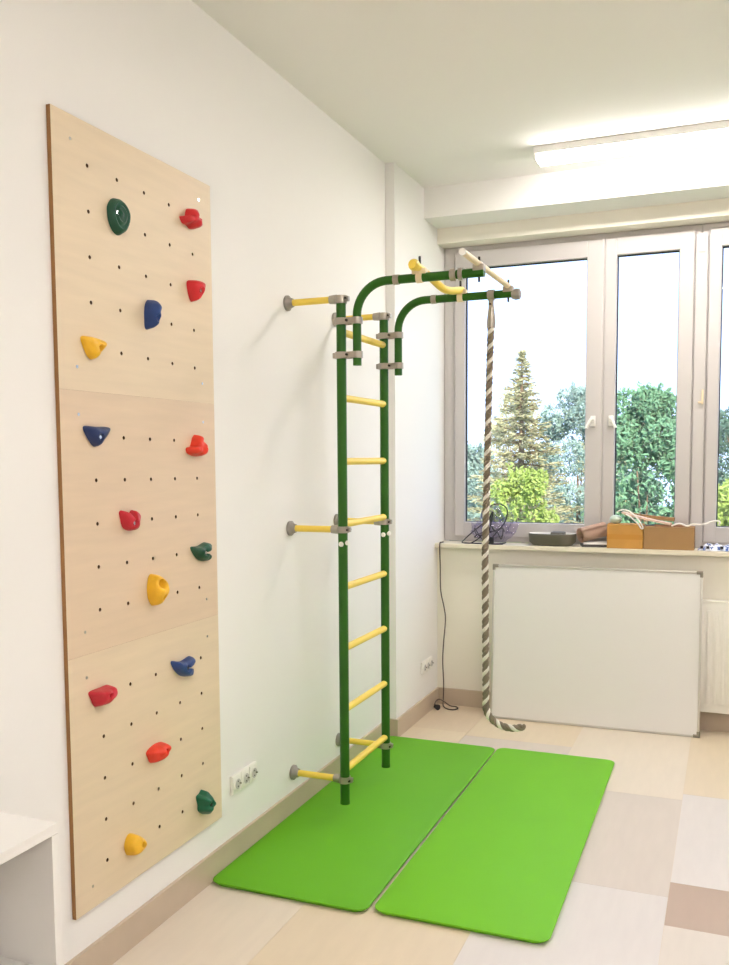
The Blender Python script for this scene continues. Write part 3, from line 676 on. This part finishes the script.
# ------------------------------------------------------------------ outside: lawn and trees
GZ = -3.2
lawn = obj('ground', B(-60, 60, 5.9, 90, GZ-.2, GZ), mat('lawn', (92, 124, 66), .95, var=.25, scale=2), kind='structure')
def leafmat(name, c, var=.25):
    Mx = mat(name, c, .7, var=var, scale=1.4, spec=.2)
    b = Mx.node_tree.nodes['Principled BSDF']; b.inputs['Subsurface Weight'].default_value = 0
    return Mx
bark = mat('tree_bark', (120, 98, 76), .9, var=.2)
def leaves(bm, c, r, n, size, rnd, shell=.55):
    for _ in range(n):
        d = Vector((rnd.gauss(0, 1), rnd.gauss(0, 1), rnd.gauss(0, 1))).normalized(); q = rnd.uniform(shell, 1.05)
        p = Vector(c)+Vector((d.x*r[0]*q, d.y*r[1]*q, d.z*r[2]*q)); s = size*rnd.uniform(.6, 1.4)
        a = Vector((rnd.gauss(0, 1), rnd.gauss(0, 1), rnd.gauss(0, 1))).normalized(); b_ = a.orthogonal().normalized(); 
        bm.faces.new([bm.verts.new(p+a*s), bm.verts.new(p+b_*s*.45), bm.verts.new(p-a*s), bm.verts.new(p-b_*s*.45)])
def tree(name, label, x, y, top, r, m, n=9000, size=.07, seed=1, blobs=16, low=None, squash=1, shoots=1):
    rnd = random.Random(seed); t = thing(name, label, 'bush' if 'bush' in name or 'shrub' in name else 'tree', (x, y, GZ)); H = top-GZ
    bm = bmesh.new(); lo = (low-GZ) if low is not None else H*.25
    bl = [((0, 0, (H+lo)/2), (r*.78, r*.78, (H-lo)*.42))]
    for k in range(blobs):
        f = rnd.random(); z = lo+(H-lo)*(.08+.80*f); rr = r*math.sqrt(max(.05, 1-(2*f-1)**2*.85)); a = rnd.uniform(0, 2*PI); br = r*rnd.uniform(.22, .42)
        bl.append(((math.cos(a)*rr*.8, math.sin(a)*rr*.8, z), (br, br, br*squash)))
    for k in range(blobs//2):
        a = rnd.uniform(0, 2*PI); q = rnd.uniform(0, .5)*r; br = r*rnd.uniform(.12, .25)
        bl.append(((math.cos(a)*q, math.sin(a)*q, H-br-rnd.uniform(0, .25)*r), (br, br, br*1.3)))
    tot = sum(b[1][0]**2 for b in bl)
    for c, q in bl: leaves(bm, c, q, int(n*q[0]**2/tot)+20, size, rnd, .7)
    for k in range(int(26*shoots)):                      # loose shoots reaching out of the crown
        a = rnd.uniform(0, 2*PI); q = r*rnd.uniform(.1, .95); zz = H-(q/r)**2*(H-lo)*.45; ln = r*rnd.uniform(.15, .5)
        p0 = Vector((math.cos(a)*q*.8, math.sin(a)*q*.8, zz-ln*.6)); p1 = p0+Vector((math.cos(a)*ln*.35, math.sin(a)*ln*.35, ln))
        for s in range(14): leaves(bm, p0.lerp(p1, s/13), (.05, .05, .05), 5 if s < 10 else 3, size*.9, rnd, .2)
    obj('foliage', bm, m, t)
    bm = bmesh.new(); tube(bm, [(0, 0, 0), (.04*r, 0, H*.35), (-.03*r, .02, H*.7)], [.09*r+.04, .07*r+.03, .02], seg=8)
    for k in range(7):
        a = rnd.uniform(0, 2*PI); z = H*rnd.uniform(.3, .62); tube(bm, [(0, 0, z), (math.cos(a)*r*.35, math.sin(a)*r*.35, z+H*.12), (math.cos(a)*r*.6, math.sin(a)*r*.6, z+H*.24)], [.035*r, .02*r, .008], seg=6)
    obj('trunk', bm, bark, t, smooth=True)
    return t
# spruce
def spruce(x, y, top, r, seed, m, label):
    rnd = random.Random(seed); t = thing('spruce_tree', label, 'tree', (x, y, GZ)); H = top-GZ
    bm = bmesh.new(); bb = bmesh.new(); tube(bb, [(0, 0, 0), (0, 0, H*.6), (0, 0, H-.05)], [.14, .07, .01], seg=8)
    z = H-.05; k = 0
    while z > 1.0:
        f = (H-z)/H; rad = r*min(1, (f*1.75)**.85)+.012; nb = 5+int(9*min(1, f*2.2))
        for i in range(nb):
            a = 2*PI*i/nb+rnd.uniform(-.35, .35)+k; q = rad*rnd.uniform(.65, 1.15); droop = q*rnd.uniform(.05, .4)
            p0, p1 = Vector((0, 0, z)), Vector((math.cos(a)*q, math.sin(a)*q, z-droop+.18*q)); mid = p0.lerp(p1, .55)-Vector((0, 0, droop*.6))
            tube(bb, [p0, mid, p1], [.012, .009, .004], seg=4, cap=False)
            steps = max(5, int(q/.035))
            for s in range(steps):
                tt = (s+1)/steps; c = (p0*(1-tt)**2+mid*2*tt*(1-tt)+p1*tt*tt)
                for _ in range(4):
                    w_ = .008+.20*q*(1-tt*.6)*.5; c2 = c+Vector((rnd.uniform(-w_, w_), rnd.uniform(-w_, w_), rnd.uniform(-.07, .02)))
                    d = Vector((math.cos(a)+rnd.uniform(-.9, .9), math.sin(a)+rnd.uniform(-.9, .9), rnd.uniform(-.5, .4))).normalized()*rnd.uniform(.035, .075); e = d.orthogonal().normalized()*.013
                    e.rotate(Matrix.Rotation(rnd.uniform(0, PI), 3, d))
                    bm.faces.new([bm.verts.new(c2-d), bm.verts.new(c2+e), bm.verts.new(c2+d), bm.verts.new(c2-e)])
        z -= .10+.10*min(1, f*3); k += .7
    obj('foliage', bm, m, t); obj('trunk', bb, bark, t, smooth=True)
    return t
LM = dict(spr=leafmat('spruce_needles', (164, 158, 122), .4), yg=leafmat('yellow_green_leaf', (146, 162, 84), .3), teal=leafmat('blue_green_leaf', (136, 156, 144), .3), mid=leafmat('mid_green_leaf', (108, 144, 108), .3), pale=leafmat('pale_leaf', (190, 182, 142)), dk=leafmat('dark_green_leaf', (92, 118, 100), .3))
spruce(-1.74, 16, 3.38, 1.25, 5, LM['spr'], 'tall pointed spruce tree outside the left window pane')
tree('leafy_bush', 'bright yellow-green bush below the spruce outside the left pane', -.66, 11, 1.34, .58, LM['yg'], 12600, .031, 3, low=-1.6)
tree('round_tree', 'loose blue-green tree right of the spruce outside the left pane', -1.35, 20, 2.95, .95, LM['teal'], 13000, .041, 4, low=-.6, blobs=22)
tree('round_tree', 'pale yellowish tree peeping out behind the blue-green one', -1.35, 24, 2.35, .8, LM['pale'], 10800, .041, 14, low=0)
tree('round_tree', 'low blue-green tree at the left end of the left pane', -4.2, 22, 1.75, 1.1, LM['teal'], 14400, .048, 6, low=-1.5)
tree('round_tree', 'thin pale tree behind the spruce, left of its tip', -3.55, 24, 3.3, .8, LM['pale'], 4680, .037, 7, low=.5)
tree('round_tree', 'dense mid-green tree filling the narrow middle pane', .62, 13, 2.38, .80, LM['mid'], 27000, .037, 8, low=-1.5, blobs=24)
tree('round_tree', 'tall dark loose tree at the right pane', 2.2, 20, 3.2, 1.1, LM['dk'], 10800, .048, 9, low=-.5)
tree('leafy_bush', 'yellow-green bush low outside the right pane', 1.72, 11, 1.22, .55, LM['yg'], 12600, .031, 10, low=-1.6)
tree('round_tree', 'mid-green tree behind the yellow-green bush at the right pane', 2.35, 15, 2.05, .9, LM['mid'], 16200, .041, 11, low=-1.5)
for x, top, mm, sd_, lb in ((-5.6, .95, 'dk', 12, 'broad dark green shrub at the far left of the garden'), (-3.2, .8, 'teal', 13, 'broad blue-green shrub low behind the spruce'), (-.8, 1.1, 'dk', 15, 'broad dark green shrub low behind the dense middle tree'), (1.6, 1.0, 'teal', 16, 'broad blue-green shrub low behind the right pane bush')):
    tree('leafy_bush', lb, x, 27, top, .98, LM[mm], 14000, .075, sd_, low=-3, shoots=.5)
bpy.context.view_layer.update()
